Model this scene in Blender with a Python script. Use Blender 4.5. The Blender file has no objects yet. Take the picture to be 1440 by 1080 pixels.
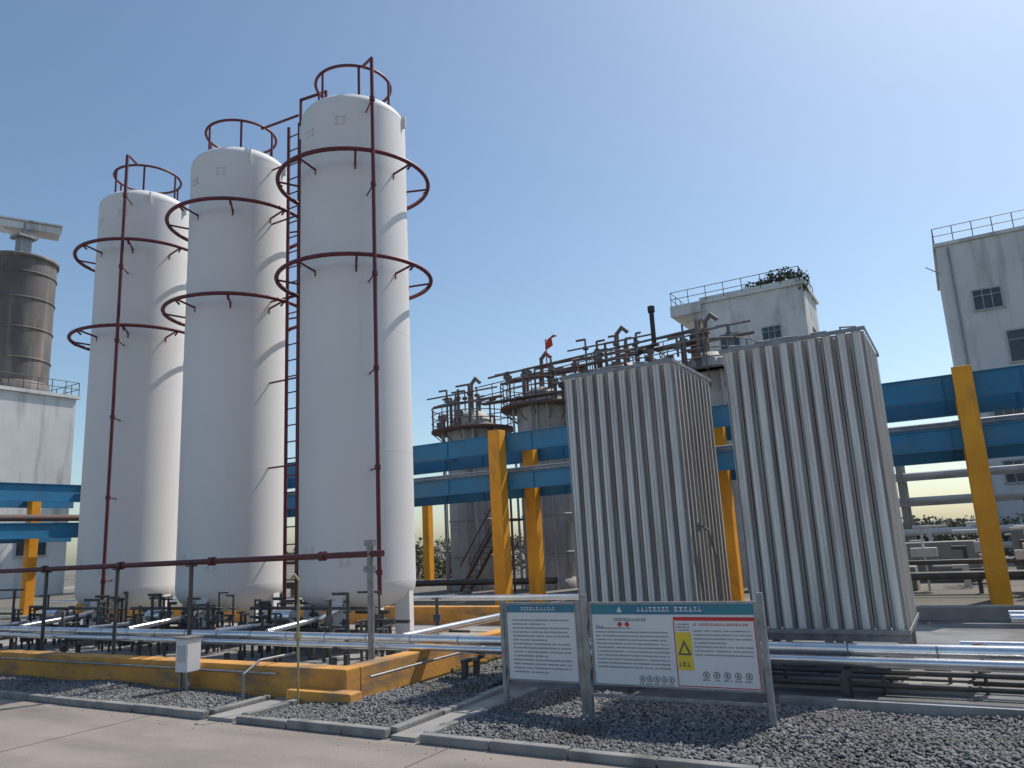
import bpy, math, random
import numpy as np
from mathutils import Vector, Matrix
random.seed(7); rng=np.random.default_rng(7)
S=bpy.context.scene
S.view_settings.view_transform='Standard'; S.view_settings.look='None'; S.view_settings.exposure=0
R=math.radians
# ---------------------------------------------------------------- materials
def mat(name,c1,c2=None,sc=(1,1,1),nscale=1.0,rough=.7,metal=0,bump=0,bscale=20,lo=.35,hi=.65,c3=None,sc3=(6,6,.25),lo3=.55,hi3=.75,spec=.5,vor=False):
    m=bpy.data.materials.new(name); m.use_nodes=True; nt=m.node_tree; N=nt.nodes; L=nt.links
    b=N['Principled BSDF']; b.inputs['Roughness'].default_value=rough; b.inputs['Metallic'].default_value=metal
    b.inputs['Specular IOR Level'].default_value=spec
    tc=N.new('ShaderNodeTexCoord')
    c2=c2 or tuple(x*.8 for x in c1)
    mp=N.new('ShaderNodeMapping'); mp.inputs['Scale'].default_value=sc; L.new(tc.outputs['Object'],mp.inputs['Vector'])
    n=N.new('ShaderNodeTexNoise'); n.inputs['Scale'].default_value=nscale; n.inputs['Detail'].default_value=8; n.inputs['Roughness'].default_value=.6
    L.new(mp.outputs[0],n.inputs['Vector'])
    r=N.new('ShaderNodeValToRGB'); r.color_ramp.elements[0].position=lo; r.color_ramp.elements[1].position=hi
    r.color_ramp.elements[0].color=(*c1,1); r.color_ramp.elements[1].color=(*c2,1)
    L.new(n.outputs['Fac'],r.inputs['Fac']); out=r.outputs['Color']
    if c3:
        mp3=N.new('ShaderNodeMapping'); mp3.inputs['Scale'].default_value=sc3; L.new(tc.outputs['Object'],mp3.inputs['Vector'])
        n3=N.new('ShaderNodeTexNoise'); n3.inputs['Scale'].default_value=1; n3.inputs['Detail'].default_value=6; L.new(mp3.outputs[0],n3.inputs['Vector'])
        mr=N.new('ShaderNodeMapRange'); mr.inputs[1].default_value=lo3; mr.inputs[2].default_value=hi3; L.new(n3.outputs['Fac'],mr.inputs[0])
        mx=N.new('ShaderNodeMix'); mx.data_type='RGBA'; L.new(mr.outputs[0],mx.inputs[0]); L.new(out,mx.inputs[6]); mx.inputs[7].default_value=(*c3,1); out=mx.outputs[2]
    L.new(out,b.inputs['Base Color'])
    if bump:
        if vor:
            nb=N.new('ShaderNodeTexVoronoi'); nb.inputs['Scale'].default_value=bscale; o=nb.outputs['Distance']
        else:
            nb=N.new('ShaderNodeTexNoise'); nb.inputs['Scale'].default_value=bscale; nb.inputs['Detail'].default_value=6; o=nb.outputs['Fac']
        L.new(tc.outputs['Object'],nb.inputs['Vector'])
        bp=N.new('ShaderNodeBump'); bp.inputs['Strength'].default_value=bump; bp.inputs['Distance'].default_value=.02
        L.new(o,bp.inputs['Height']); L.new(bp.outputs[0],b.inputs['Normal'])
    return m
m_tank=mat('tank_white_paint',(.76,.735,.715),(.73,.705,.685),sc=(1,1,.3),nscale=.9,rough=.6,c3=(.66,.63,.59),sc3=(5,5,.12),lo3=.6,hi3=.95,spec=.3)
m_seam=mat('weld_seam',(.69,.67,.65),rough=.6)
m_plate=mat('name_plate',(.50,.50,.49),rough=.5)
m_red=mat('red_oxide_paint',(.15,.020,.032),(.085,.016,.025),nscale=5,rough=.5)
m_brown=mat('brown_pipe_paint',(.12,.026,.030),(.065,.02,.022),nscale=5,rough=.5)
m_blue=mat('blue_paint',(.022,.21,.41),(.028,.165,.31),nscale=1.5,rough=.5,c3=(.10,.19,.24),sc3=(.6,1,3),lo3=.5,hi3=.85)
m_yel=mat('yellow_paint',(.90,.39,.02),(.76,.30,.015),nscale=1.2,rough=.6,c3=(.36,.18,.05),sc3=(4,4,.8),lo3=.55,hi3=.85,bump=.15,bscale=15)
m_dike=mat('dike_yellow_paint',(.70,.34,.075),(.54,.26,.065),nscale=1.5,rough=.85,c3=(.24,.17,.11),sc3=(1.5,1.5,5),lo3=.46,hi3=.72,bump=.3,bscale=18)
m_alu=mat('weathered_aluminium',(.56,.54,.52),(.41,.39,.37),sc=(8,8,.5),nscale=1,rough=.55,metal=.3,c3=(.27,.23,.19),sc3=(9,9,.5),lo3=.5,hi3=.85)
m_alu2=mat('aluminium_flange',(.80,.775,.745),(.60,.575,.55),sc=(14,8,.3),nscale=1,rough=.45,metal=.2,c3=(.36,.32,.28),sc3=(9,9,.7),lo3=.48,hi3=.82)
m_silver=mat('silver_cladding',(.84,.85,.87),(.70,.70,.72),nscale=3,rough=.25,metal=.85,bump=.1,bscale=8)
m_wpipe=mat('white_pipe_paint',(.66,.66,.66),(.52,.52,.51),nscale=2,rough=.5)
m_steel=mat('dark_steel',(.07,.07,.075),(.12,.11,.10),nscale=4,rough=.55,metal=.3)
m_tsteel=mat('tower_pipework',(.17,.10,.085),(.16,.155,.15),nscale=1.1,rough=.65,lo=.45,hi=.55)
m_gsteel=mat('galvanised_steel',(.33,.34,.35),(.22,.22,.23),nscale=6,rough=.5,metal=.5)
m_black=mat('black_pipe',(.025,.026,.03),rough=.5)
m_conc=mat('concrete',(.34,.33,.31),(.25,.24,.22),nscale=.8,rough=.9,bump=.25,bscale=25,c3=(.16,.15,.14),sc3=(.7,.7,.7),lo3=.5,hi3=.8)
m_kerb=mat('kerb_concrete',(.30,.29,.28),(.20,.195,.19),nscale=2.5,rough=.9,bump=.3,bscale=30,c3=(.12,.115,.11),sc3=(3,3,3),lo3=.5,hi3=.8)
m_road=mat('road_concrete',(.32,.272,.235),(.25,.213,.185),nscale=.6,rough=.92,bump=.35,bscale=50,c3=(.17,.147,.128),sc3=(.35,1.3,1),lo3=.45,hi3=.78)
m_wet=mat('damp_concrete',(.20,.20,.20),(.10,.10,.105),nscale=.9,rough=.5,bump=.08,bscale=20,lo=.42,hi=.58)
m_water=mat('puddle_water',(.03,.03,.032),rough=.04)
m_ground=mat('ground_soil',(.17,.155,.13),(.11,.11,.085),nscale=.2,rough=.95,bump=.4,bscale=8,c3=(.24,.23,.21),sc3=(.12,.12,.12),lo3=.5,hi3=.6)
m_grav0=mat('gravel_bed',(.12,.12,.125),(.065,.065,.07),nscale=14,rough=.95,bump=.8,bscale=22,vor=True)
m_g1=mat('stone_grey',(.27,.265,.27),(.11,.11,.115),nscale=14,rough=.85,lo=.4,hi=.6,c3=(.12,.105,.09),sc3=(1.1,1.1,1.1),lo3=.45,hi3=.75)
m_wall=mat('plaster_white',(.68,.675,.665),(.58,.575,.565),nscale=.35,rough=.9,c3=(.30,.295,.285),sc3=(1.3,1.3,.16),lo3=.52,hi3=.78)
m_wall2=mat('plaster_weathered',(.73,.72,.70),(.60,.59,.57),nscale=.5,rough=.9,c3=(.28,.27,.255),sc3=(.8,.8,.25),lo3=.5,hi3=.76,bump=.2,bscale=3)
m_silo=mat('dark_silo_steel',(.16,.14,.135),(.10,.09,.085),sc=(1,1,.5),nscale=.8,rough=.7,c3=(.28,.23,.19),sc3=(1.5,1.5,.15),lo3=.5,hi3=.75)
m_tow=mat('tower_grey',(.50,.47,.45),(.36,.335,.32),nscale=1.2,rough=.7,c3=(.20,.145,.115),sc3=(2.5,2.5,.3),lo3=.52,hi3=.8)
m_glass=mat('window_glass',(.03,.04,.05),(.06,.07,.08),nscale=2,rough=.15)
m_frame=mat('window_frame',(.45,.46,.47),rough=.6)
m_rust=mat('rusty_steel',(.17,.09,.07),(.13,.105,.10),nscale=2,rough=.8,lo=.45,hi=.55)
m_bsign=mat('sign_face',(.72,.71,.71),(.66,.66,.66),nscale=2,rough=.45)
m_sgrn=mat('sign_header_teal',(.03,.23,.27),(.04,.16,.28),nscale=1.2,rough=.45)
m_sred=mat('sign_red',(.60,.035,.04),rough=.45)
m_syel=mat('sign_yellow',(.85,.62,.04),rough=.45)
m_sdk=mat('sign_ink',(.10,.10,.12),rough=.5)
m_leaf=mat('leaf_green',(.05,.08,.03),(.085,.10,.045),nscale=1.5,rough=.8)
m_leafd=mat('leaf_dry',(.19,.17,.11),(.10,.105,.06),nscale=2,rough=.9)
m_flag=mat('red_fabric',(.60,.06,.03),rough=.8)
m_valve=mat('valve_body',(.06,.07,.09),(.14,.12,.11),nscale=8,rough=.5)
# ---------------------------------------------------------------- mesh accumulator
class P:
    def __init__(s): s.v=[];s.f=[];s.sm=[]
    def add(s,vs,fs,smooth=False):
        o=len(s.v); s.v+= [tuple(x) for x in vs]; s.f+=[tuple(i+o for i in f) for f in fs]; s.sm+=[smooth]*len(fs); return s
    def box(s,x0,x1,y0,y1,z0,z1):
        v=[(x0,y0,z0),(x1,y0,z0),(x1,y1,z0),(x0,y1,z0),(x0,y0,z1),(x1,y0,z1),(x1,y1,z1),(x0,y1,z1)]
        return s.add(v,[(0,3,2,1),(4,5,6,7),(0,1,5,4),(1,2,6,5),(2,3,7,6),(3,0,4,7)])
    def cb(s,c,sx,sy,sz,rz=0,rx=0):
        M=Matrix.Rotation(rz,3,'Z')@Matrix.Rotation(rx,3,'X'); vs=[]
        for dz in(-1,1):
            for dx,dy in((-1,-1),(1,-1),(1,1),(-1,1)):
                vs.append(Vector(c)+M@Vector((dx*sx/2,dy*sy/2,dz*sz/2)))
        return s.add(vs,[(0,3,2,1),(4,5,6,7),(0,1,5,4),(1,2,6,5),(2,3,7,6),(3,0,4,7)])
    def tube(s,pts,r,n=8,r2=None):
        pts=[Vector(p) for p in pts]
        for k in range(len(pts)-1):
            a,b=pts[k],pts[k+1]; d=(b-a)
            if d.length<1e-5: continue
            d.normalize(); t=Vector((0,0,1)) if abs(d.z)<.9 else Vector((1,0,0))
            x=d.cross(t).normalized(); y=d.cross(x)
            a2=a-d*(r*.6 if k>0 else 0); b2=b+d*(r*.6 if k<len(pts)-2 else 0)
            vs=[]
            for q,rr in((a2,r),(b2,r2 or r)):
                for i in range(n):
                    an=2*math.pi*i/n; vs.append(q+x*rr*math.cos(an)+y*rr*math.sin(an))
            s.add(vs,[(i,(i+1)%n,n+(i+1)%n,n+i) for i in range(n)],True)
            s.add(vs[:n],[tuple(range(n))]); s.add(vs[n:],[tuple(range(n-1,-1,-1))])
        return s
    def ring(s,c,Rr,r,a0=0,a1=2*math.pi,seg=56,n=8):
        full=abs(a1-a0-2*math.pi)<1e-4; vs=[];fs=[]
        for i in range(seg+(0 if full else 1)):
            a=a0+(a1-a0)*i/seg
            for j in range(n):
                b=2*math.pi*j/n; q=Rr+r*math.cos(b)
                vs.append((c[0]+q*math.cos(a),c[1]+q*math.sin(a),c[2]+r*math.sin(b)))
        tot=len(vs)//n
        for i in range(seg):
            i2=(i+1)%tot
            for j in range(n): fs.append((i*n+j,i2*n+j,i2*n+(j+1)%n,i*n+(j+1)%n))
        return s.add(vs,fs,True)
    def lathe(s,cx,cy,prof,n=72):
        vs=[];fs=[]
        for r,z in prof:
            for i in range(n):
                a=2*math.pi*i/n; vs.append((cx+r*math.cos(a),cy+r*math.sin(a),z))
        for k in range(len(prof)-1):
            for i in range(n): fs.append((k*n+i,k*n+(i+1)%n,(k+1)*n+(i+1)%n,(k+1)*n+i))
        return s.add(vs,fs,True)
    def done(s,name,m,par=None,bevel=0):
        me=bpy.data.meshes.new(name); me.from_pydata(s.v,[],s.f); me.update()
        me.polygons.foreach_set('use_smooth',s.sm)
        ob=bpy.data.objects.new(name,me); S.collection.objects.link(ob); me.materials.append(m)
        if bevel:
            b=ob.modifiers.new('bevel','BEVEL'); b.width=bevel; b.segments=2; b.limit_method='ANGLE'
        if par: ob.parent=par; ob.location=-par.location
        return ob
def E(name,loc=(0,0,0)):
    e=bpy.data.objects.new(name,None); S.collection.objects.link(e); e.location=loc; e.empty_display_size=.2; return e
# ---------------------------------------------------------------- ground
P().add([(-900,-900,0),(900,-900,0),(900,900,0),(-900,900,0)],[(0,1,2,3)]).done('ground',m_ground)
P().add([(-120,-25,.004),(90,-25,.004),(90,6.98,.004),(-120,6.98,.004)],[(0,1,2,3)]).done('road',m_road)
j=P()
for u in np.arange(-60,30,5.0): j.box(u,u+.012,-25,6.97,.0045,.0085)
j.box(-120,90,2.2,2.212,.0045,.0082)
j.done('road_joints',mat('joint_tar',(.16,.14,.125),rough=.9))
kp=P()
def kerbrow(u0,u1,v,axis='u'):
    u=u0
    while u<u1-.05:
        e=min(u+.9,u1); t=random.uniform(-.01,.01); h=.10+random.uniform(-.012,.012)
        if axis=='u': kp.box(u,e-.012,v-.06+t,v+.06+t,0,h)
        else: kp.box(v-.06+t,v+.06+t,u,e-.012,0,h)
        u=e
kerbrow(-60,-8.98,7.04); kerbrow(-8.35,-5.9,7.04); kerbrow(-5.42,30,7.04)
kerbrow(7.12,8.1,-8.98,'v'); kerbrow(7.12,8.1,-8.35,'v'); kerbrow(7.12,9.6,-5.9,'v'); kerbrow(7.12,9.6,-5.42,'v')
kp.done('kerb',m_kerb,bevel=.015)
P().box(-8.9,-8.43,7.0,8.25,0,.05).box(-5.83,-5.49,7.0,9.6,0,.05).done('pavement',m_conc)
P().add([(-60,7.1,.006),(30,7.1,.006),(30,9.7,.006),(-60,9.7,.006)],[(0,1,2,3)]).done('gravel_bed',m_grav0)
P().add([(-30,8.6,.010),(-7.9,8.6,.010),(-7.9,17.2,.010),(-30,17.2,.010)],[(0,1,2,3)]).done('tank_yard_floor',m_conc)
P().add([(-7.3,9.7,.008),(30,9.7,.008),(30,19,.008),(-7.3,19,.008)],[(0,1,2,3)]).done('vaporizer_yard_floor',m_wet)
P().box(-6.2,-.2,10.9,14.3,0,.12).done('vaporizer_plinth',m_conc,bevel=.02)
P().box(-30,30,18.6,19.0,0,.28).done('low_concrete_wall',m_conc,bevel=.02)
q=P()
for (cx,cy,a,b,ph) in ((2.6,10.9,1.5,.55,0),(1.1,11.9,.8,.35,2),(4.8,12.3,1.6,.7,4),(.4,10.2,.6,.2,1)):
    vs=[(cx,cy,.012)]; n=40
    for i in range(n):
        t=2*math.pi*i/n; k=1+.25*math.sin(3*t+ph)+.15*math.sin(7*t+ph*2); vs.append((cx+a*k*math.cos(t),cy+b*k*math.sin(t),.012))
    q.add(vs,[(0,i+1,(i+1)%n+1) for i in range(n)])
q.done('puddle',m_water)
def stones(areas,dens,name,smin=.014,smax=.034,base=.008,flat=False):
    octv=np.array([(1,0,0),(-1,0,0),(0,1,0),(0,-1,0),(0,0,1),(0,0,-1)],float)
    octf=np.array([(0,2,4),(2,1,4),(1,3,4),(3,0,4),(2,0,5),(1,2,5),(3,1,5),(0,3,5)])
    V=[];F=[];o=0
    for (x0,x1,y0,y1) in areas:
        n=int((x1-x0)*(y1-y0)*dens)
        X=rng.uniform(x0,x1,n);Y=rng.uniform(y0,y1,n)
        hz=.02*(np.sin(X*2.3)+np.cos(Y*3.1+X)+1.2) if not flat else 0
        c=np.stack([X,Y,base+hz+rng.uniform(0,.03 if not flat else .004,n)],1)
        sc=rng.uniform(smin,smax,(n,1,1))*rng.uniform(.6,1.25,(n,6,1))*np.array([1,1,.7])
        a=rng.uniform(0,6.28,n); ca,sa=np.cos(a),np.sin(a)
        v=octv[None]*sc; v+=rng.normal(0,.005 if not flat else .001,(n,6,3))
        x=v[...,0]*ca[:,None]-v[...,1]*sa[:,None]; y=v[...,0]*sa[:,None]+v[...,1]*ca[:,None]
        v=np.stack([x,y,v[...,2]],-1)+c[:,None]
        V.append(v.reshape(-1,3)); F.append((octf[None]+(np.arange(n)*6+o)[:,None,None]).reshape(-1,3)); o+=n*6
    V=np.concatenate(V);F=np.concatenate(F)
    me=bpy.data.meshes.new(name); me.vertices.add(len(V)); me.vertices.foreach_set('co',V.ravel())
    me.loops.add(len(F)*3); me.loops.foreach_set('vertex_index',F.ravel().astype(np.int32))
    me.polygons.add(len(F)); me.polygons.foreach_set('loop_start',np.arange(0,len(F)*3,3,dtype=np.int32)); me.update(calc_edges=True)
    me.materials.append(m_g1); ob=bpy.data.objects.new(name,me); S.collection.objects.link(ob)
stones([(-20,-9.06,7.12,8.25),(-8.28,-5.98,7.12,8.25),(-7.45,-5.98,8.25,9.6),(-5.34,4,7.12,9.65),(-7.3,-6.3,9.6,13)],1700,'gravel')
stones([(-20,4,6.6,6.95),(-8.9,-8.43,7.1,8.2),(-5.83,-5.49,7.1,9.5)],16,'loose_stones',.005,.013,.006,True)
# ---------------------------------------------------------------- bund wall
e=E('bund_wall',(-16,8.4,0))
d=P(); d.box(-28,-7.7,8.3,8.6,0,.46).box(-8.0,-7.7,8.602,17.0,0,.455).box(-28,-7.7,17.002,17.3,0,.46)
d.done('wall',m_dike,e,.02)
P().box(-8.6,-7.4,8.05,8.298,0,.2).done('step',m_dike,e,.02)
# ---------------------------------------------------------------- storage tanks
TV=13.36
def tank(u,ra,idx,rt=13.5):
    v=TV; e=E('cryogenic_storage_tank',(u,v,0))
    r=1.3; prof=[(.02,.72),(.5,.76),(.95,.88),(1.18,1.02),(1.28,1.18),(r,1.35),(r,1.4),(r,12.6),(r,12.65)]
    for k in range(1,15):
        t=math.pi/2*k/14; prof.append((max(r*math.cos(t),.02),12.65+.5*math.sin(t)))
    P().lathe(u,v,prof,96).done('shell',m_tank,e)
    q=P()
    for z in (1.38,4.2,7.0,9.8,12.62): q.ring((u,v,z),r-.0015,.004,seg=96,n=5)
    q.done('weld_seams',m_tank,e)
    q=P()
    for k in range(4):
        a=R(20+90*k); q.cb((u+1.08*math.cos(a),v+1.08*math.sin(a),.78),.34,.30,1.3,a)
    q.done('support_legs',m_tank,e,.01)
    q=P()
    for k in range(4):
        a=R(20+90*k); q.cb((u+1.08*math.cos(a),v+1.08*math.sin(a),.08),.6,.6,.16,a)
    q.done('footings',m_conc,e,.01)
    q=P()
    for z in (8.5,11.05):
        q.ring((u,v,z),1.85,.052)
        for k in range(8):
            a=R(-100+45*k+8); c,s_=math.cos(a),math.sin(a)
            q.tube([(u+1.29*c,v+1.29*s_,z-.22),(u+1.29*c,v+1.29*s_,z-.10),(u+1.84*c,v+1.84*s_,z)],.026,6)
            q.tube([(u+1.85*c,v+1.85*s_,z-.04),(u+1.74*c,v+1.74*s_,z-.12)],.026,6)
    q.ring((u,v,13.8),.95,.038,seg=48)
    for k in range(6):
        a=R(-100+360/6*k); c,s_=math.cos(a),math.sin(a)
        q.tube([(u+.95*c,v+.95*s_,12.9),(u+.95*c,v+.95*s_,13.8)],.032,6)
    q.done('spray_rings_and_railing',m_red,e)
    q=P(); ru,rv=u+1.9*math.cos(ra),v+1.9*math.sin(ra); c,s_=math.cos(ra),math.sin(ra)
    q.tube([(ru,rv,1.15),(ru,rv,rt)],.045)
    q.tube([(ru,rv,rt),(ru-.15*c,rv-.15*s_,rt+.06),(u+.97*c,v+.97*s_,13.78)],.035)
    z=1.6
    while z<rt-.2:
        q.tube([(ru,rv,z-.05),(ru,rv,z+.05)],.065)
        if z<12.6: q.tube([(ru,rv,z),(ru-.6*c,rv-.6*s_,z)],.018,6)
        z+=2.15
    q.done('riser_pipe',m_red,e)
    q=P()
    for ang,z,w,h in ((-100,1.9,.34,.26),(-60,1.75,.28,.2),(-62,12.0,.28,.2),(-100,11.9,.3,.16)):
        a=R(ang); q.cb((u+1.302*math.cos(a),v+1.302*math.sin(a),z),.014,w,.014,a); q.cb((u+1.302*math.cos(a),v+1.302*math.sin(a),z+h),.014,w,.014,a)
        q.cb((u+1.292*math.cos(a),v+1.292*math.sin(a),z+h/2),.014,w*.9,h-.022,a)
    q.done('plates',m_seam,e)
    q=P()
    for ang in (-150,-30,20,80):
        a=R(ang); q.cb((u+1.34*math.cos(a),v+1.34*math.sin(a),12.6),.1,.04,.35,a)
    q.done('lifting_lugs',m_tank,e)
    q=P(); w=P()
    rr=random.Random(idx)
    for k in range(34):
        x=u+rr.uniform(-1.7,1.9); y=v-rr.uniform(.7,1.9); z=rr.uniform(.35,1.3)
        L=rr.uniform(.3,1.0)
        q.tube([(x,y,.05),(x,y,z),(x+L*rr.choice((-1,1))*.6,y,z)],rr.uniform(.018,.045),6)
        if k%2==0:
            w.tube([(x,y-.04,z*.6-.06),(x,y-.04,z*.6+.06)],.075,10); w.tube([(x,y-.1,z*.6),(x,y-.22,z*.6)],.015,6)
            w.ring((x,y-.0,z*.6+.2),.08,.014,seg=10,n=5)
    for zz in (.3,.5,.95): q.tube([(u-1.6,v-1.45-.2*zz,zz),(u+1.7,v-1.45-.2*zz,zz)],.035,8)
    q.done('bottom_piping',m_steel,e); w.done('valves',m_valve,e)
    q=P()
    for dx,zz in ((-.9,.62),(.5,.75)):
        q.tube([(u+dx,v-1.0,zz+.15),(u+dx,v-1.7,zz),(u+dx,10.3,.66)],.06,10)
    q.tube([(u-.7,v-1.75,.8),(u-.2,v-1.75,.8)],.13,12)
    q.done('insulated_outlets',m_silver,e)
tank(-12.0,R(-35),1,13.42); tank(-16.25,R(130),2); tank(-20.55,R(-50.5),3,13.6)
e=E('access_ladder',(-14.1,13.4,0)); q=P()
for x in (-14.38,-13.98): q.tube([(x,13.4,.4),(x,13.4,13.5)],.045)
q.tube([(-13.72,13.2,.4),(-13.72,13.2,14.0),(-12.9,13.3,14.0),(-12.9,13.3,13.8)],.04)
z=.6
while z<13.4: q.tube([(-14.38,13.4,z),(-13.98,13.4,z)],.018,6); z+=.42
for z in (2,4.2,6.4,8.6,10.8,12.4): q.tube([(-14.98,13.36,z),(-13.28,13.36,z)],.024,6)
q.tube([(-15.35,13.3,13.75),(-14.0,13.4,13.75)],.035)
q.done('rails_and_rungs',m_red,e)
e=E('fire_water_pipe',(-15,9.7,0)); q=P(); PV=9.9
q.tube([(-34,PV,2.0),(-8.35,PV,2.0)],.055,10)
for u in np.arange(-30,-8,2.9): q.tube([(u-.06,PV,2.0),(u+.06,PV,2.0)],.085,10)
q.tube([(-8.6,PV,2.0),(-10.44,12.27,2.0)],.045)
q.tube([(-18.6,PV,2.0),(-19.34,11.9,2.0)],.045)
q.done('pipe',m_brown,e); q=P()
for u in (-28,-25,-21.6,-18.3,-15.6,-13.2): q.tube([(u,PV,0),(u,PV,1.96)],.04); q.cb((u,PV,1.93),.18,.14,.03)
q.done('supports',m_steel,e)
P().tube([(-8.62,PV,0),(-8.62,PV,2.15)],.055,10).cb((-8.62,PV,2.18),.16,.12,.1).cb((-8.62,PV-.02,1.75),.22,.05,.1).done('post',m_gsteel,e)
e=E('insulated_pipeline',(-10,10.3,0)); q=P()
q.tube([(-30,10.3,.60),(25,10.3,.60)],.075,16); q.tube([(-30,10.08,.50),(25,10.08,.50)],.05,14)
q.tube([(-7.2,10.5,.42),(25,10.5,.42)],.06,14)
q.tube([(-8.3,10.3,.62),(-8.3,15.5,.62),(-6.3,15.5,.62),(-6.3,13,.62)],.07,14)
q.tube([(1.6,9.75,.22),(1.6,10.3,.42),(1.6,17,.42)],.05,12)
q.tube([(-30,16.2,.75),(-6.6,16.2,.75)],.07,14)
q.tube([(0.4,14.6,.5),(25,14.6,.5)],.06,12); q.tube([(0.4,15.2,.5),(25,15.2,.5)],.06,12)
q.tube([(-.3,12.2,.42),(25,12.2,.42)],.05,12)
q.done('pipes',m_silver,e)
q=P()
for u in np.arange(-29,25,.95): q.tube([(u,10.3,.6),(u+.02,10.3,.6)],.079,16)
q.done('cladding_bands',m_gsteel,e)
q=P()
for u in np.arange(-28.5,24,2.7):
    q.box(u-.04,u+.04,10.0,10.58,.30,.35) if u>-7 else q.box(u-.04,u+.04,9.98,10.42,.38,.44)
    q.box(u-.04,u+.04,10.02,10.1,0,.30); q.box(u-.04,u+.04,10.34,10.42,0,.30)
q.done('supports',m_steel,e)
e=E('drain_pipework',(0,10.8,0)); q=P(); w=P(); rr=random.Random(21)
for y,z in ((10.75,.12),(10.95,.24),(11.15,.12)): q.tube([(-6,y,z),(12,y,z)],.035,8)
for k in range(30):
    x=rr.uniform(-6,4); y=rr.uniform(10.65,11.3); h=rr.uniform(.2,.55); q.tube([(x,y,0),(x,y,h),(x+rr.uniform(-.4,.4),y,h)],rr.uniform(.02,.035),6)
    if k%3==0: w.tube([(x,y,h*.5),(x,y,h*.5+.1)],.07,10); w.ring((x,y,h+.08),.07,.012,seg=10,n=5)
q.done('pipes',m_steel,e); w.done('valves',m_valve,e)
e=E('steel_edge_channel',(2,9.75,0)); q=P(); q.box(-2.2,25,9.72,9.80,.0085,.13); q.box(-2.2,25,9.80,9.86,.11,.13); q.done('channel',m_gsteel,e,.005)
# ---------------------------------------------------------------- vaporizers
def vap(u0,u1):
    v0,v1=11.42,13.48; z0,z1=.66,4.79; n=10
    e=E('ambient_air_vaporizer',((u0+u1)/2,(v0+v1)/2,0))
    pu=(u1-u0)/n; pv=(v1-v0)/n
    fin=P(); fl=P()
    for i in range(n):
        for k in range(n):
            cx=u0+pu*(i+.5); cy=v0+pv*(k+.5); pts=[]
            jt=random.uniform(-.03,.03)
            for f in range(8):
                a=R(45*f); c,s_=math.cos(a),math.sin(a); t=.0035; Ro=.092 if f%2==0 else .084
                for rad,w in ((.022,-t),(Ro,-t),(Ro,t),(.022,t)): pts.append((cx+rad*c-w*s_,cy+rad*s_+w*c))
            m=len(pts); vs=[(x,y,z0+jt) for x,y in pts]+[(x,y,z1-.03) for x,y in pts]
            fin.add(vs,[(a,(a+1)%m,m+(a+1)%m,m+a) for a in range(m)]); fin.add(vs[m:],[tuple(range(m))])
            if k==0:
                w=.056+random.uniform(-.004,.004); tl=random.uniform(-.006,.006); x=cx+tl
                pr=[(x-w,cy-.075),(x-w*.75,cy-.100),(x-w*.2,cy-.108),(x-.008,cy-.135),(x+.008,cy-.135),(x+w*.2,cy-.108),(x+w*.75,cy-.100),(x+w,cy-.075),(x+w-.008,cy-.072),(x,cy-.095),(x-w+.008,cy-.072)]
                m=len(pr); a0=z0+jt; b0=z1-.03
                vs=[(px,py,a0) for px,py in pr]+[(px,py,b0) for px,py in pr]
                fl.add(vs,[(a,(a+1)%m,m+(a+1)%m,m+a) for a in range(m)])
            if i==n-1: w=.022; fl.box(cx+.096,cx+.103,cy-w,cy+w,z0+jt,z1-.03)
            if i==0: w=.022; fl.box(cx-.103,cx-.096,cy-w,cy+w,z0+jt,z1-.03)
    fin.done('finned_tubes',m_alu,e); fl.done('outer_fins',m_alu2,e)
    q=P()
    o=.014
    for zz,hh in ((z1-.05,.055),(z0-.02,.06),):
        f0=v0-.062
        q.box(u0-o,u1+o,f0,f0+.02,zz,zz+hh).box(u0-o,u1+o,v1+.012,v1+.03,zz,zz+hh)
        q.box(u0-.03,u0-.0145,f0,v1+.0115,zz,zz+hh-.003).box(u1+.0145,u1+.03,f0,v1+.0115,zz,zz+hh-.003)
    for k in range(n):
        cy=v0+pv*(k+.5); q.tube([(u0+.08,cy,z1+.0),(u1-.08,cy,z1+.0)],.018,6)
        for i in range(0,n,2): q.tube([(u0+pu*(i+.5),cy,z1),(u0+pu*(i+.5),cy,z1+.05+random.uniform(0,.03)),(u0+pu*(i+1.5),cy,z1+.05),(u0+pu*(i+1.5),cy,z1)],.014,5)
    q.tube([(u0+.5,v0+.4,z1),(u0+.5,v0+.4,z1+.12),(u0+.9,v0+.4,z1+.12),(u0+.9,v0+.4,z1)],.03)
    q.tube([(u1-.35,v1-.3,z1),(u1-.35,v1-.3,z1+.15)],.05)
    q.done('frame_and_headers',m_gsteel,e)
    q=P()
    for x in (u0+.1,(u0+u1)/2,u1-.1):
        for y in (v0+.1,(v0+v1)/2,v1-.1):
            q.box(x-.05,x+.05,y-.05,y+.05,.12,z0-.022); q.box(x-.11,x+.11,y-.11,y+.11,.12,.14)
    q.box(u0,u1,v0+.06,v0+.14,z0-.13,z0-.024)
    q.done('legs',m_gsteel,e)
    q=P()
    q.tube([(u0+.3,v0+.1,.5),(u0+.3,v0-.3,.5),(u0+.3,v0-.3,.25),(u0+.3,10.5,.25)],.045)
    q.tube([(u1-.3,v0+.1,.45),(u1-.3,v0-.35,.45),(u1-.3,10.5,.43)],.045)
    q.done('connections',m_steel,e)
vap(-5.59,-3.63); vap(-2.84,-.84)
e=E('hose_pipe',(-3.5,12,0)); P().tube([(-3.52,11.6,2.1),(-3.5,11.5,2.2),(-3.5,12.0,2.1),(-3.48,12.2,1.7),(-3.48,12.2,.3)],.02,6).done('pipe',m_gsteel,e)
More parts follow.
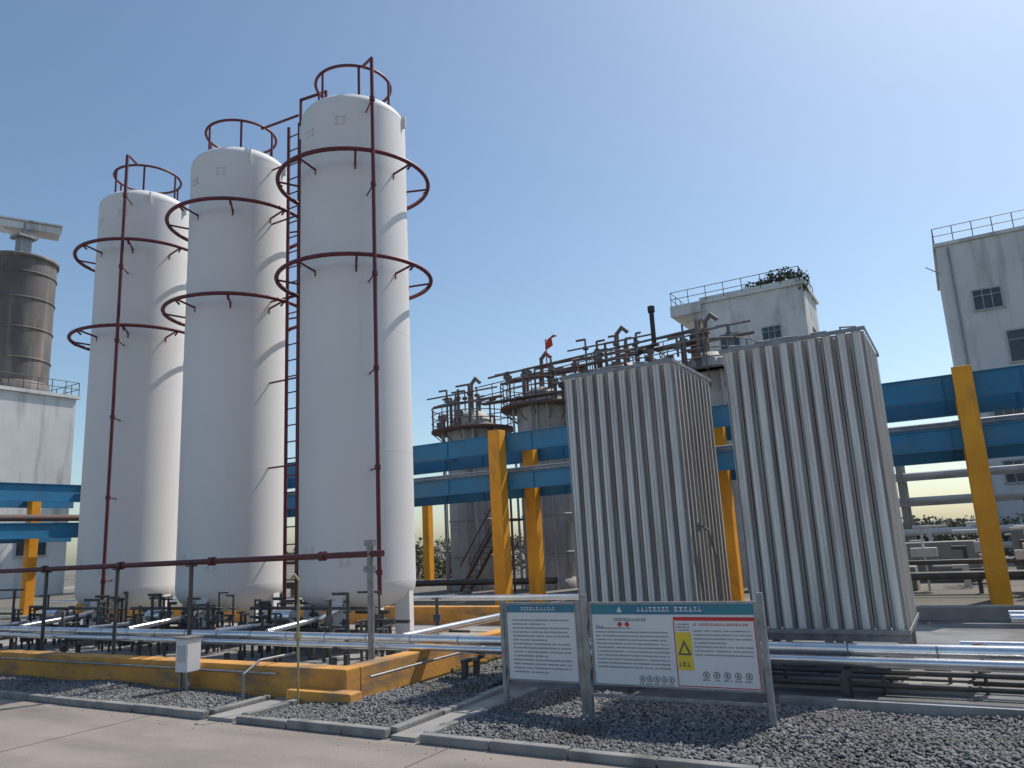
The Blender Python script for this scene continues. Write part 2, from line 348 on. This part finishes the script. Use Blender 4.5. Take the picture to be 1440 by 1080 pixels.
# ---------------------------------------------------------------- pipe gantry
e=E('pipe_gantry',(-10,22,0)); q=P()
for u in (-32.5,-25.9,-19.3,-12.7,-6.1,.46,7.1,13.7,20.3):
    q.box(u-.21,u+.21,20.6,21.02,0,5.62); q.box(u-.21,u+.21,22.8,23.2,0,5.3)
q.done('columns',m_yel,e,.015)
q=P()
for v,zo in ((21.04,0),(23.24,-.15)):
    for z0,z1 in ((4.92,5.52),(3.7,4.22)):
        z0+=zo;z1+=zo
        q.box(-34,30,v+.04,v+.055,z0+.028,z1-.028)
        q.box(-34,30,v,v+.2,z0,z0+.027); q.box(-34,30,v,v+.2,z1-.027,z1)
        for u in np.arange(-33,30,1.65): q.box(u,u+.012,v+.004,v+.039,z0+.0275,z1-.0275)
for u in np.arange(-33,30,3.3):
    for zz in (4.0,5.15): q.box(u+.3,u+.45,21.1,23.22,zz,zz+.14)
q.done('beams',m_blue,e)
q=P()
for y,z,r in ((21.5,4.32,.1),(21.9,4.35,.13),(22.4,4.3,.08),(21.6,5.4,.1),(22.2,5.42,.12)): q.tube([(-34,y,z),(30,y,z)],r,12)
q.done('pipes',m_gsteel,e)
e=E('pipe_gantry',(-35,18,0)); q=P()
for v in (19.7,12,4): q.box(-33.6,-33.2,v-.2,v+.2,0,5.6); q.box(-36.2,-35.8,v-1.2,v-.8,0,5.2)
q.done('columns',m_yel,e,.015); q=P()
for z0,z1 in ((4.75,5.5),(3.2,3.85)):
    q.box(-33.75,-33.73,-5,20.6,z0+.031,z1-.031).box(-33.85,-33.65,-5,20.6,z0,z0+.03).box(-33.85,-33.65,-5,20.6,z1-.03,z1)
    q.box(-36.3,-36.22,-5,20.6,z0-.1,z1-.1)
q.done('beams',m_blue,e); q=P()
for x,z in ((-34.6,4.1),(-35.2,4.15)): q.tube([(x,-5,z),(x,20.5,z)],.14,12)
q.done('pipes',m_rust,e)
# ---------------------------------------------------------------- process towers
def tower(u,v,r,zt,idx):
    e=E('process_tower',(u,v,0)); rr=random.Random(idx)
    prof=[(r*1.06,0),(r*1.06,.4),(r,.42),(r,.5),(r,zt-.92),(r,zt-.9),(r*.8,zt-.45),(r*.45,zt-.1),(.02,zt)]
    P().lathe(u,v,prof,40).done('shell',m_tow,e)
    q=P()
    for z in (1.5,3.1,4.7,6.3): q.ring((u,v,z),r,.05,seg=36,n=6)
    q.done('stiffening_bands',m_tow,e); q=P()
    zp=zt-1.05
    q.lathe(u,v,[(r+.01,zp),(r+.75,zp),(r+.75,zp+.1),(r+.01,zp+.1)],36)
    q.done('platform',m_rust,e)
    q=P()
    for zz in (.45,.8,1.15): q.ring((u,v,zp+zz),r+.7,.025,seg=32,n=5)
    for k in range(14):
        a=R(360/14*k); q.tube([(u+(r+.7)*math.cos(a),v+(r+.7)*math.sin(a),zp),(u+(r+.7)*math.cos(a),v+(r+.7)*math.sin(a),zp+1.15)],.025,5)
        q.tube([(u+(r+.7)*math.cos(a),v+(r+.7)*math.sin(a),zp),(u+r*math.cos(a),v+r*math.sin(a),zp-.6)],.025,5)
    for k in range(11):
        x=u+rr.uniform(-1,1)*r*.9; y=v+rr.uniform(-1,0)*r; h=rr.uniform(.3,1.5)
        q.tube([(x,y,zt-1),(x,y,zt+h*.75)],rr.uniform(.03,.08),8)
        q.tube([(x,y,zt+h*.75),(x+rr.uniform(-.8,.8),y,zt+h*.75)],.05,8)
        q.tube([(x,y,zt+h*.4),(x,y,zt+h*.4+.12)],.13,8)
    for k in range(8):
        a=rr.uniform(0,6.28); x,y=u+(r+.3)*math.cos(a),v+(r+.3)*math.sin(a); h=rr.uniform(.3,.9)
        q.tube([(x,y,zp+.1),(x,y,zp+.1+h)],.07,8); q.cb((x,y,zp+.1+h),.3,.22,.25)
    q.tube([(u,v,zt-.3),(u,v,zt+1.3),(u+.25,v,zt+1.55),(u+.5,v,zt+1.3)],.09,8)
    q.tube([(u-2,v-.4,zt+.35),(u+2,v-.4,zt+.4)],.07,8); q.tube([(u-2,v-.9,zt+.7),(u+2,v-.9,zt+.75)],.04,8)
    q.done('top_piping_and_railing',m_tsteel,e)
    q=P()
    for k in range(5):
        a=R(-90+rr.uniform(-80,80)); x,y=u+(r+.2)*math.cos(a),v+(r+.2)*math.sin(a); q.tube([(x,y,0),(x,y,zt-.6)],rr.uniform(.03,.08),8)
    q.done('down_pipes',m_tow,e)
tower(-19.6,30,1.25,8.3,1); tower(-15.7,30,1.25,8.9,2); tower(-11.9,30,1.25,9.4,3); tower(-8.0,30,1.25,9.2,4)
e=E('vent_pipe',(-10,30,0)); P().tube([(-10.6,29,9.5),(-10.25,29,9.45),(-9.9,29,9.7),(-9.9,29,11.2)],.1,12).tube([(-9.9,29,11.05),(-9.9,29,11.3)],.15,12).done('pipe',m_black,e)
e=E('tower_walkway',(-14,29,0)); q=P()
q.box(-18.0,-7,28.1,28.6,8.15,8.2)
for z in (8.45,8.9): q.tube([(-18,28.0,z),(-7,28.0,z+.7)],.025,5)
for u in np.arange(-18,-7,.8): q.tube([(u,28.0,8.1),(u,28.0,8.9+.06*(u+18))],.022,5)
for i in range(9):
    u=-17+i*1.15; q.tube([(u,29,9),(u,29,9.3+.7*((i*37)%5)/5)],.05,6); q.cb((u,29,9.4),.25,.2,.2)
q.tube([(-18,29,9.5),(-8,29,10.0)],.05,6); q.tube([(-17,29.2,9.2),(-8,29.2,9.6)],.08,8)
q.done('deck',m_tsteel,e)
P().add([(-14.9,29,10.3),(-14.55,29,10.45),(-14.6,29.02,10.8),(-14.3,29,10.85),(-14.5,29,10.95),(-14.85,29,10.75)],[(0,1,2,3,4,5)]).tube([(-14.9,29,9.5),(-14.9,29,10.8)],.03,6).done('wind_flag',m_flag,e)
e=E('steel_stair',(-18,27,0)); q=P()
for s_ in (0,.8):
    q.tube([(-19.0,27.6+s_,.1),(-17.0,27.6+s_,2.9)],.07,6); q.tube([(-19.0,27.6+s_,1.1),(-17.0,27.6+s_,3.9)],.03,6)
for k in range(12): q.box(-18.95+k*.168,-18.75+k*.168,27.62,28.38,.2+k*.235,.24+k*.235)
q.box(-17.0,-16.2,27.5,28.5,2.9,3.0)
q.tube([(-16.3,27.6,0),(-16.3,27.6,4.0)],.05,6); q.tube([(-17,27.6,3.9),(-16.3,27.6,3.9)],.03,6)
q.done('flight',m_rust,e)
# ---------------------------------------------------------------- buildings
def window(gl,fr,u,v,z,w,h,face='-v',n=3):
    if face=='-v':
        fr.box(u-w/2-.07,u+w/2+.07,v-.07,v-.003,z+h/2,z+h/2+.08); fr.box(u-w/2-.12,u+w/2+.12,v-.12,v-.003,z-h/2-.1,z-h/2)
        fr.box(u-w/2-.07,u-w/2,v-.07,v-.003,z-h/2,z+h/2); fr.box(u+w/2,u+w/2+.07,v-.07,v-.003,z-h/2,z+h/2)
        gl.box(u-w/2,u+w/2,v-.02,v-.004,z-h/2,z+h/2)
        for k in range(1,n): x=u-w/2+w*k/n; fr.box(x-.02,x+.02,v-.05,v-.021,z-h/2,z+h/2)
        fr.box(u-w/2,u+w/2,v-.048,v-.0205,z+h*.2,z+h*.2+.035)
    else:
        fr.box(u+.003,u+.07,v-w/2-.07,v+w/2+.07,z+h/2,z+h/2+.08); fr.box(u+.003,u+.12,v-w/2-.12,v+w/2+.12,z-h/2-.1,z-h/2)
        fr.box(u+.003,u+.07,v-w/2-.07,v-w/2,z-h/2,z+h/2); fr.box(u+.003,u+.07,v+w/2,v+w/2+.07,z-h/2,z+h/2)
        gl.box(u+.004,u+.02,v-w/2,v+w/2,z-h/2,z+h/2)
        for k in range(1,n): y=v-w/2+w*k/n; fr.box(u+.021,u+.05,y-.02,y+.02,z-h/2,z+h/2)
def railing(q,pts,z,h=1.0,step=1.2,r=.03):
    for a,b in zip(pts[:-1],pts[1:]):
        L=math.dist(a,b); n=max(1,int(L/step))
        for zz in (z+h*.5,z+h): q.tube([(a[0],a[1],zz),(b[0],b[1],zz)],r,5)
        for k in range(n+1):
            t=k/n; x=a[0]+(b[0]-a[0])*t; y=a[1]+(b[1]-a[1])*t; q.tube([(x,y,z),(x,y,z+h)],r,5)
e=E('concrete_workshop_building',(-11,58,0))
P().box(-14.8,-7.5,55,61,0,18.9).box(-22,-14.802,57,61,0,8.5).done('walls',m_wall2,e,.03)
P().box(-17.2,-7.3,54.8,61.2,18.902,19.15).box(-17.2,-14.81,54.8,61.2,18.3,18.90).box(-15.6,-14.81,55,61,17.8,18.298).done('roof',m_wall2,e)
P().box(-14.9,-7.4,54.9,55.0,19.152,19.4).done('parapet',m_wall2,e)
gl,fr=P(),P()
for z in (15.65,11.9,8.1,4.4):
    window(gl,fr,-12.95,55,z,1.35,1.1); window(gl,fr,-9.95,55,z,1.25,1.1); window(gl,fr,-7.5,58,z,1.2,1.1,'+u')
gl.done('window_glass',m_glass,e); fr.done('window_frames',m_frame,e)
q=P(); railing(q,[(-17.1,61),(-17.1,54.9),(-7.6,54.9),(-7.6,61)],19.15,1.1)
for k in range(5):
    z=15.8-k*2.1
    q.tube([(-16.6,56,z),(-15.0,56,z-2.1*0.5)],.06,6); q.tube([(-15.0,56.4,z-1.05),(-16.6,56.4,z-2.1)],.06,6)
    q.box(-16.7,-15,55.6,57,z-.06,z); q.tube([(-16.6,55.7,z),(-16.6,55.7,z+1)],.03,5); q.tube([(-16.6,55.7,z+1),(-15,55.7,z+1)],.03,5)
q.tube([(-16.65,55.65,0),(-16.65,55.65,17.8)],.08,6); q.tube([(-15.3,55.65,0),(-15.3,55.65,17.8)],.06,6)
q.done('railing_and_stairs',m_steel,e)
e=E('concrete_plant_building',(8,54,0))
P().box(.9,18,50,60,0,17.95).done('walls',m_wall,e,.03)
P().box(.75,18.15,49.85,60.15,17.952,18.15).done('roof',m_wall2,e)
gl,fr=P(),P()
for z in (14.3,8.0,4.4):
    for u in (3.0,8.2,12.2,16): window(gl,fr,u,50,z,1.35,1.15)
window(gl,fr,4.9,50,11.35,2.6,1.75,n=2)
gl.done('window_glass',m_glass,e); fr.done('window_frames',m_frame,e)
q=P(); railing(q,[(.85,60),(.85,49.95),(18,49.95)],18.15,.95,1.0)
q.tube([(.95,49.8,16.2),(.2,49.8,16.8)],.03,5); q.tube([(1.5,49.9,0),(1.5,49.9,17.8)],.06,6)
q.done('railing_and_pipes',m_gsteel,e)
e=E('white_plant_building',(-62,22,0))
P().box(-74,-56.8,2,32,0,14.3).done('walls',m_wall,e,.03)
P().box(-74.2,-56.6,1.8,32.2,14.302,14.55).done('roof',m_wall2,e)
gl,fr=P(),P()
for v in (5,9,13,17,21,25,29.5): window(gl,fr,-56.8,v,3.6,2.0,1.6,'+u')
for v in (9,17): window(gl,fr,-56.8,v,9,2.0,1.3,'+u')
gl.done('window_glass',m_glass,e); fr.done('window_frames',m_frame,e)
q=P(); railing(q,[(-56.7,2),(-56.7,32.1),(-66,32.1)],14.55,1.0,1.0); q.done('railing',m_steel,e)
e=E('steel_silo',(-59.6,28.7,14)); q=P()
q.lathe(-59.6,28.7,[(2.45,14.56),(2.45,15.3),(2.35,15.32),(2.35,15.4),(2.35,24.6),(2.35,24.7),(2.5,24.72),(2.5,25.0),(2.3,25.05),(.6,25.6),(.02,25.6)],48)
for z in (17,19.3,21.6,23.6): q.ring((-59.6,28.7,z),2.36,.07,seg=48,n=6)
q.done('shell',m_silo,e)
q=P(); q.box(-60.0,-59.2,28.3,29.1,25.5,26.9).box(-60.3,-58.9,28.0,29.4,26.9,27.1).tube([(-59.6,28.7,26),(-59.6,28.7,28.2)],.2,10)
q.done('top_drive',m_gsteel,e)
q=P(); q.cb((-61.0,27.2,28.0),1.6,8.6,.55,R(-25)); q.cb((-61.0,27.2,28.38),1.9,8.9,.12,R(-25)); q.tube([(-59.6,28.7,26.5),(-60.6,27.4,27.9)],.12,6)
q.done('conveyor_hood',m_wall,e)
e=E('steel_frame_tower',(-54,36,0)); q=P()
for x in (-55.5,-52.5):
    for y in (34,37): q.box(x-.1,x+.1,y-.1,y+.1,0,12)
for k in range(6):
    z=2*k+1.6; q.box(-55.6,-52.4,33.9,37.1,z,z+.12); q.tube([(-55.5,34,z),(-52.5,34,z-1.9)],.08,6); q.tube([(-55.5,34,z+1),(-52.5,34,z+1)],.04,5)
q.done('frame',m_steel,e)
# background pipe rack
e=E('distant_pipe_rack',(8,35,0)); q=P()
for u in np.arange(-16,30,2.8):
    q.box(u-.12,u+.12,34.4,34.64,0,5.0); q.box(u-.12,u+.12,36.4,36.64,0,5.0)
    for z in (2.6,3.6,4.6): q.box(u-.1,u+.1,34.642,36.398,z,z+.16)
for z in (2.6,3.6,4.6): q.box(-16,30,34.3,34.398,z,z+.14)
q.done('frame',m_conc,e); q=P()
for z in (2.86,3.86,4.86):
    for y,r in ((34.8,.09),(35.2,.12),(35.7,.08),(36.1,.1)): q.tube([(-18,y,z),(30,y,z)],r,10)
for z in (1.0,1.6): q.tube([(-18,33.6,z),(30,33.6,z)],.14,10)
q.done('pipes',m_wpipe,e)
e=E('yard_equipment',(0,28,0)); q=P()
for (x,y,w,dd,h) in ((-2.5,27,2,1.5,.7),(5.5,29,3,1.5,.6),(-6,27,1.2,1,.9),(-22.5,27,1.5,1.2,.9),(-26,26,2,1,.6),(3.8,23.9,1.2,.5,.35),(-1,30.5,2.5,1.2,1.3),(2.2,31.5,1.8,1.0,1.6)):
    q.box(x-w/2,x+w/2,y-dd/2,y+dd/2,0,h)
q.done('plinths',m_conc,e,.03); q=P()
for (x,y,r,L,z) in ((-2.5,27,.35,1.5,.7),(-22.5,27,.3,1.0,.9),(5.5,29,.45,2.2,.7)): q.tube([(x-L/2,y,z+r),(x+L/2,y,z+r)],r,20); q.tube([(x,y,z+2*r),(x,y,z+.6+2*r)],.07,8)
q.tube([(-5,25,.5),(12,25,.5)],.12,10); q.tube([(-5,24.5,.9),(12,24.5,.9)],.07,10); q.tube([(1.5,24.5,.9),(1.5,24.5,2.5),(2.6,24.5,2.5)],.07,8)
q2=P(); rr=random.Random(5)
for k in range(70):
    x=rr.uniform(-4,9); y=rr.uniform(23.5,33); h=rr.uniform(.4,2.0); t=q2 if k%2 else q; t.tube([(x,y,0),(x,y,h),(x+rr.uniform(-1.3,1.3),y,h)],rr.uniform(.03,.08),6)
    if k%3==0: t.cb((x,y,h*.6),rr.uniform(.3,.8),.4,rr.uniform(.2,.6))
for k in range(24):
    x=rr.uniform(-30,-20.5); y=rr.uniform(24,31); h=rr.uniform(.4,2.6); q.tube([(x,y,0),(x,y,h),(x+rr.uniform(-1.3,1.3),y,h)],rr.uniform(.03,.08),6)
q.tube([(-30,25,.6),(-13,25,.6)],.12,10)
q.done('machines',m_steel,e); q2.done('pale_machines',m_wpipe,e)
e=E('steel_process_frame',(6,28,0)); q=P()
for x in (3.2,5.2,7.2):
    for y in (27.5,30): q.box(x-.08,x+.08,y-.08,y+.08,0,4.2)
for z in (1.6,2.9,4.1): q.box(3.1,7.3,27.35,27.41,z,z+.12); q.box(3.1,7.3,30.1,30.16,z,z+.12); q.box(3.3,7.1,27.6,29.9,z+.02,z+.05)
for z in (2.2,2.6): q.tube([(3.1,27.4,z+1.0),(7.3,27.4,z+1.0)],.025,5)
q.done('frame',m_rust,e)
e=E('yellow_pipe_support',(-24.7,33,0)); P().box(-24.9,-24.5,32.8,33.2,0,5).box(-24.9,-24.5,32.8,33.2,5.0,5.15).box(-27,-22,32.9,33.1,5.152,5.4).done('column',m_yel,e)
# ---------------------------------------------------------------- signs
def glyphs(q,x0,x1,z,h,v,rr,gap=.25):
    x=x0
    while x<x1:
        w=h*rr.uniform(.6,1.0)
        if x+w>x1: break
        if rr.random()>.06: 
            q.box(x,x+w,v-.0035,v-.0015,z,z+h*.22); q.box(x+w*.3,x+w*.5,v-.0045,v-.0016,z,z+h)
            if rr.random()>.4: q.box(x,x+w*.9,v-.004,v-.0017,z+h*.7,z+h*.95)
        x+=w+h*gap
rr=random.Random(3); SV=8.5
e=E('safety_notice_board',(-3.03,SV,0))
P().box(-3.99,-2.07,SV,SV+.03,.42,1.31).done('panel',m_bsign,e)
P().box(-3.98,-2.08,SV-.002,SV-.0005,1.19,1.305).done('header',m_sgrn,e)
P().box(-4.01,-3.985,SV-.012,SV+.035,.40,1.33).box(-2.075,-2.05,SV-.012,SV+.035,.40,1.33).box(-3.984,-2.076,SV-.012,SV+.035,1.31,1.33).box(-3.984,-2.076,SV-.012,SV+.035,.40,.42).done('frame',m_gsteel,e)
w=P(); glyphs(w,-3.4,-2.6,1.225,.05,SV-.002,rr); w.add([(-3.66,SV-.004,1.215),(-3.59,SV-.004,1.215),(-3.625,SV-.004,1.28)],[(0,1,2)]); w.done('header_text',m_bsign,e)
k=P(); glyphs(k,-3.7,-3.3,1.12,.028,SV,rr)
for i in range(11): glyphs(k,-3.94,-3.05 if i<10 else -3.5,.60+i*.043,.013,SV,rr)
for i in range(7): glyphs(k,-2.76,-2.12 if i!=3 else -2.4,.76+i*.042,.013,SV,rr)
for i in range(3): glyphs(k,-2.96,-2.8,1.08-.03*i,.014,SV,rr)
def disc(q,x,z,r,y,n=14):
    q.add([(x+r*math.cos(2*math.pi*i/n),y,z+r*math.sin(2*math.pi*i/n)) for i in range(n)],[tuple(range(n))])
inner=P()
for i in range(5):
    for x,z in ((-3.40+i*.085,.49),(-2.66+i*.115,.56)):
        disc(k,x,z,.036,SV-.003); disc(inner,x,z,.027,SV-.005); k.cb((x,SV-.007,z),.018,.002,.03); glyphs(k,x-.04,x+.045,z-.06,.014,SV,rr)
k.done('text',m_sdk,e); inner.done('pictogram_faces',m_bsign,e)
k=P(); glyphs(k,-3.93,-3.82,1.04,.03,SV,rr); k.done('blue_symbol',m_blue,e)
k=P()
for x in (-3.63,-3.54): k.add([(x,SV-.003,1.0+.045),(x+.035,SV-.003,1.08),(x,SV-.003,1.115),(x-.035,SV-.003,1.08)],[(0,1,2,3)])
k.box(-2.98,-2.08,SV-.003,SV-.001,1.125,1.165); k.box(-2.985,-2.975,SV-.003,SV-.001,.43,1.12).box(-2.092,-2.082,SV-.003,SV-.001,.43,1.12).box(-2.974,-2.093,SV-.003,SV-.001,.43,.44); glyphs(k,-2.76,-2.15,1.075,.022,SV,rr); k.done('red_title',m_sred,e)
k=P(); k.box(-2.965,-2.79,SV-.003,SV-.001,.60,1.0); k.done('hazard_panel',m_syel,e)
k=P(); k.add([(-2.955,SV-.005,.76),(-2.80,SV-.005,.76),(-2.8775,SV-.005,.92)],[(0,1,2)]); glyphs(k,-2.95,-2.81,.64,.045,SV-.0025,rr); k.done('hazard_triangle',m_sdk,e)
P().add([(-2.925,SV-.007,.779),(-2.83,SV-.007,.779),(-2.8775,SV-.007,.875)],[(0,1,2)]).done('hazard_inner',m_syel,e)
q=P()
for x in (-4.07,-2.0): q.box(x-.03,x+.03,SV-.03,SV+.03,0,1.42); q.box(x-.09,x+.09,SV-.09,SV+.09,0,.05)
q.box(-4.03,-2.04,SV+.036,SV+.07,.55,.60).box(-4.03,-2.04,SV+.036,SV+.07,1.1,1.15).box(-4.03,-2.04,SV-.02,SV+.02,.27,.30)
q.done('posts',m_gsteel,e)
e=E('notice_board',(-4.7,SV,0))
P().box(-5.16,-4.2,SV,SV+.03,.42,1.31).done('panel',m_bsign,e)
P().box(-5.155,-4.205,SV-.002,SV-.0005,1.21,1.305).done('header',m_sgrn,e)
k=P()
for i in range(14): glyphs(k,-5.08,-4.28 if i%4 else -4.6,.50+i*.047,.015,SV,rr)
k.done('text',m_sdk,e)
k=P(); glyphs(k,-4.95,-4.45,1.235,.04,SV-.002,rr); k.done('header_text',m_bsign,e)
P().box(-5.175,-5.161,SV-.012,SV+.035,.40,1.33).box(-4.199,-4.185,SV-.012,SV+.035,.40,1.33).box(-5.16,-4.2,SV-.012,SV+.035,1.31,1.33).box(-5.16,-4.2,SV-.012,SV+.035,.40,.42).done('frame',m_gsteel,e)
q=P()
for x in (-5.22,-4.15): q.box(x-.025,x+.025,SV-.03,SV+.03,0,1.36); q.box(x-.08,x+.075,SV-.085,SV+.085,0,.045)
q.box(-5.19,-4.18,SV+.036,SV+.07,.55,.60)
q.done('posts',m_gsteel,e)
e=E('electrical_control_box',(-10.9,8.45,0)); P().box(-10.98,-10.7,8.0,8.25,.35,.85).done('cabinet',m_bsign,e,.01)
P().box(-11.0,-10.68,7.97,8.28,.851,.875).done('lid',m_gsteel,e); P().box(-10.93,-10.75,7.992,7.9985,.5,.75).done('door',m_plate,e)
P().box(-10.95,-10.91,8.05,8.09,0,.35).box(-10.78,-10.74,8.05,8.09,0,.35).tube([(-10.85,8.12,0),(-10.85,8.12,.35)],.03).done('stand',m_gsteel,e)
m_sp=mat('standpipe_paint',(.38,.33,.15),rough=.6)
e=E('gas_standpipe',(-8.3,7.9,0)); q=P(); q.tube([(-8.25,7.95,0),(-8.25,7.95,1.7),(-8.33,7.95,1.78),(-8.42,7.95,1.7)],.015,8); q.cb((-8.25,7.95,.95),.06,.06,.08); q.done('pipe',m_sp,e)
e=E('gas_standpipe',(-9.0,8.1,0)); q=P(); q.tube([(-9.3,7.9,0),(-9.3,7.9,.4),(-9.3,8.2,.55),(-9.3,8.9,.55)],.02,8); q.tube([(-9.25,8.9,.5),(-9.25,8.9,1.3)],.018,8); q.cb((-9.25,8.9,.8),.08,.08,.1); q.done('pipe',m_gsteel,e)
q=P(); e=E('conduit',(-15,8.25,0)); q.tube([(-25,8.24,.36),(-9,8.24,.36)],.018,6); q.tube([(-7.6,8.7,.3),(-7.6,14,.3)],.02,6); q.done('pipe',m_gsteel,e)
e=E('guard_railing',(-22,10.6,0)); q=P()
for u in np.arange(-30,-21,1.4): q.tube([(u,10.9,0),(u,10.9,1.5)],.035,6)
for z in (.9,1.5): q.tube([(-30,10.9,z),(-21.2,10.9,z)],.03,6)
q.done('rails',m_steel,e)
e=E('valve_manifold',(-14,11.4,0)); q=P(); w=P(); rr=random.Random(9)
for u in np.arange(-23,-8.6,.34):
    x=u+rr.uniform(-.2,.2); y=rr.uniform(10.9,11.7); h=rr.uniform(.45,1.2)
    q.tube([(x,y,0),(x,y,h)],.03,6); w.tube([(x,y,h*.7-.07),(x,y,h*.7+.07)],.07,8)
    if rr.random()>.5: w.ring((x,y,h+.02),.09,.014,seg=12,n=5)
    if rr.random()>.5: q.tube([(x,y,h*.5),(x+.7,y,h*.5)],.025,6)
    if rr.random()>.75: w.cb((x,y+.1,h*.5),.22,.2,.3)
q.done('pipes',m_steel,e); w.done('valves',m_valve,e)
# ---------------------------------------------------------------- vegetation
def foliage(name,blobs,m,size=.12):
    V=[];F=[];o=0
    for (c,rad,n) in blobs:
        d=rng.normal(0,1,(n,3)); d/=np.linalg.norm(d,axis=1)[:,None]; rr=rng.uniform(.2,1,(n,1))**.5
        wob=1+.35*np.sin(d[:,0:1]*5+c[0])*np.cos(d[:,1:2]*4+c[1])
        p=np.array(c)+d*rr*np.array(rad)*wob; p[:,2]=np.maximum(p[:,2],c[2]-rad[2]*.9)
        a=rng.normal(0,1,(n,3)); a/=np.linalg.norm(a,axis=1)[:,None]; b=np.cross(a,rng.normal(0,1,(n,3))); b/=np.linalg.norm(b,axis=1)[:,None]
        s=rng.uniform(.5,1.3,(n,1))*size
        q=np.stack([p-a*s,p-b*s*.5,p+a*s,p+b*s*.5],1); V.append(q.reshape(-1,3)); F.append(np.arange(n*4).reshape(-1,4)+o); o+=n*4
    V=np.concatenate(V);F=np.concatenate(F)
    me=bpy.data.meshes.new(name); me.from_pydata(V.tolist(),[],F.tolist()); me.materials.append(m)
    ob=bpy.data.objects.new(name,me); S.collection.objects.link(ob); return ob
foliage('rooftop_shrub',[((-8.6,55.6,19.6),(1.0,.8,.9),700),((-7.6,55.4,19.2),(.6,.6,.8),350),((-10.3,55.4,19.5),(.9,.5,.5),300),((-9.5,55.5,19.8),(.5,.5,.7),200),((-11.3,55.3,19.5),(.4,.3,.5),90)],m_leaf,.14)
bl=[]
for i in range(22):
    x=random.uniform(-5,4); bl.append(((x,random.uniform(41,47),random.uniform(.3,1.1)),(random.uniform(1,1.8),1.3,random.uniform(.6,1.3)),480))
foliage('shrubs',bl,m_leafd,.10)
bl=[]
for i in range(16): bl.append(((random.uniform(-36,-25),random.uniform(38,46),random.uniform(.4,1.2)),(random.uniform(1.2,2.2),1.6,random.uniform(.7,1.7)),420))
foliage('shrubs',bl,m_leafd,.15)
bl=[]
for i in range(90):
    t=i/90; x=-150+260*t; bl.append(((x+random.uniform(-2,2),140+random.uniform(-6,6),random.uniform(.5,1.2)),(3.5,3,random.uniform(1,2.4)),220))
foliage('distant_tree_line',bl,m_leafd,.4)
bl=[((random.uniform(-7.5,-6.2),random.uniform(9,12),.05),(.12,.12,.1),40) for _ in range(8)]
foliage('weeds',bl,m_leaf,.03)
# ---------------------------------------------------------------- light
el=R(54); az=R(22)
W=bpy.data.worlds.new('World'); S.world=W; W.use_nodes=True; nt=W.node_tree
bg=nt.nodes['Background']; sk=nt.nodes.new('ShaderNodeTexSky'); sk.sky_type='NISHITA'; sk.sun_disc=False
sk.sun_elevation=el; sk.sun_rotation=az; sk.air_density=1.0; sk.dust_density=1.15; sk.ozone_density=1.0; sk.altitude=0
tint=nt.nodes.new('ShaderNodeMix'); tint.data_type='RGBA'; tint.blend_type='MULTIPLY'; tint.inputs[0].default_value=1
tint.inputs[7].default_value=(.94,1.03,1.04,1); nt.links.new(sk.outputs[0],tint.inputs[6])
nt.links.new(tint.outputs[2],bg.inputs[0]); bg.inputs[1].default_value=.132
sd=bpy.data.lights.new('sun','SUN'); sd.energy=4.0; sd.angle=R(.5); sd.color=(1,.94,.86)
so=bpy.data.objects.new('sun',sd); S.collection.objects.link(so)
D=Vector((math.sin(az)*math.cos(el),math.cos(az)*math.cos(el),math.sin(el))); so.rotation_euler=D.to_track_quat('Z','Y').to_euler(); so.location=(0,0,40)
# ---------------------------------------------------------------- camera
p=R(11.7); ro=R(3.0)
R0=Vector((math.cos(R(30)),.5,0)); Fh=Vector((-.5,math.cos(R(30)),0)); Z=Vector((0,0,1))
F=Fh*math.cos(p)+Z*math.sin(p); U0=-Fh*math.sin(p)+Z*math.cos(p)
X=R0*math.cos(ro)-U0*math.sin(ro); U=R0*math.sin(ro)+U0*math.cos(ro)
cd=bpy.data.cameras.new('camera'); co=bpy.data.objects.new('camera',cd); S.collection.objects.link(co)
M=Matrix((( X.x,U.x,-F.x,0),(X.y,U.y,-F.y,0),(X.z,U.z,-F.z,2.1),(0,0,0,1)))
co.matrix_world=M; cd.lens=26.5; cd.sensor_width=36; cd.clip_end=3000; S.camera=co
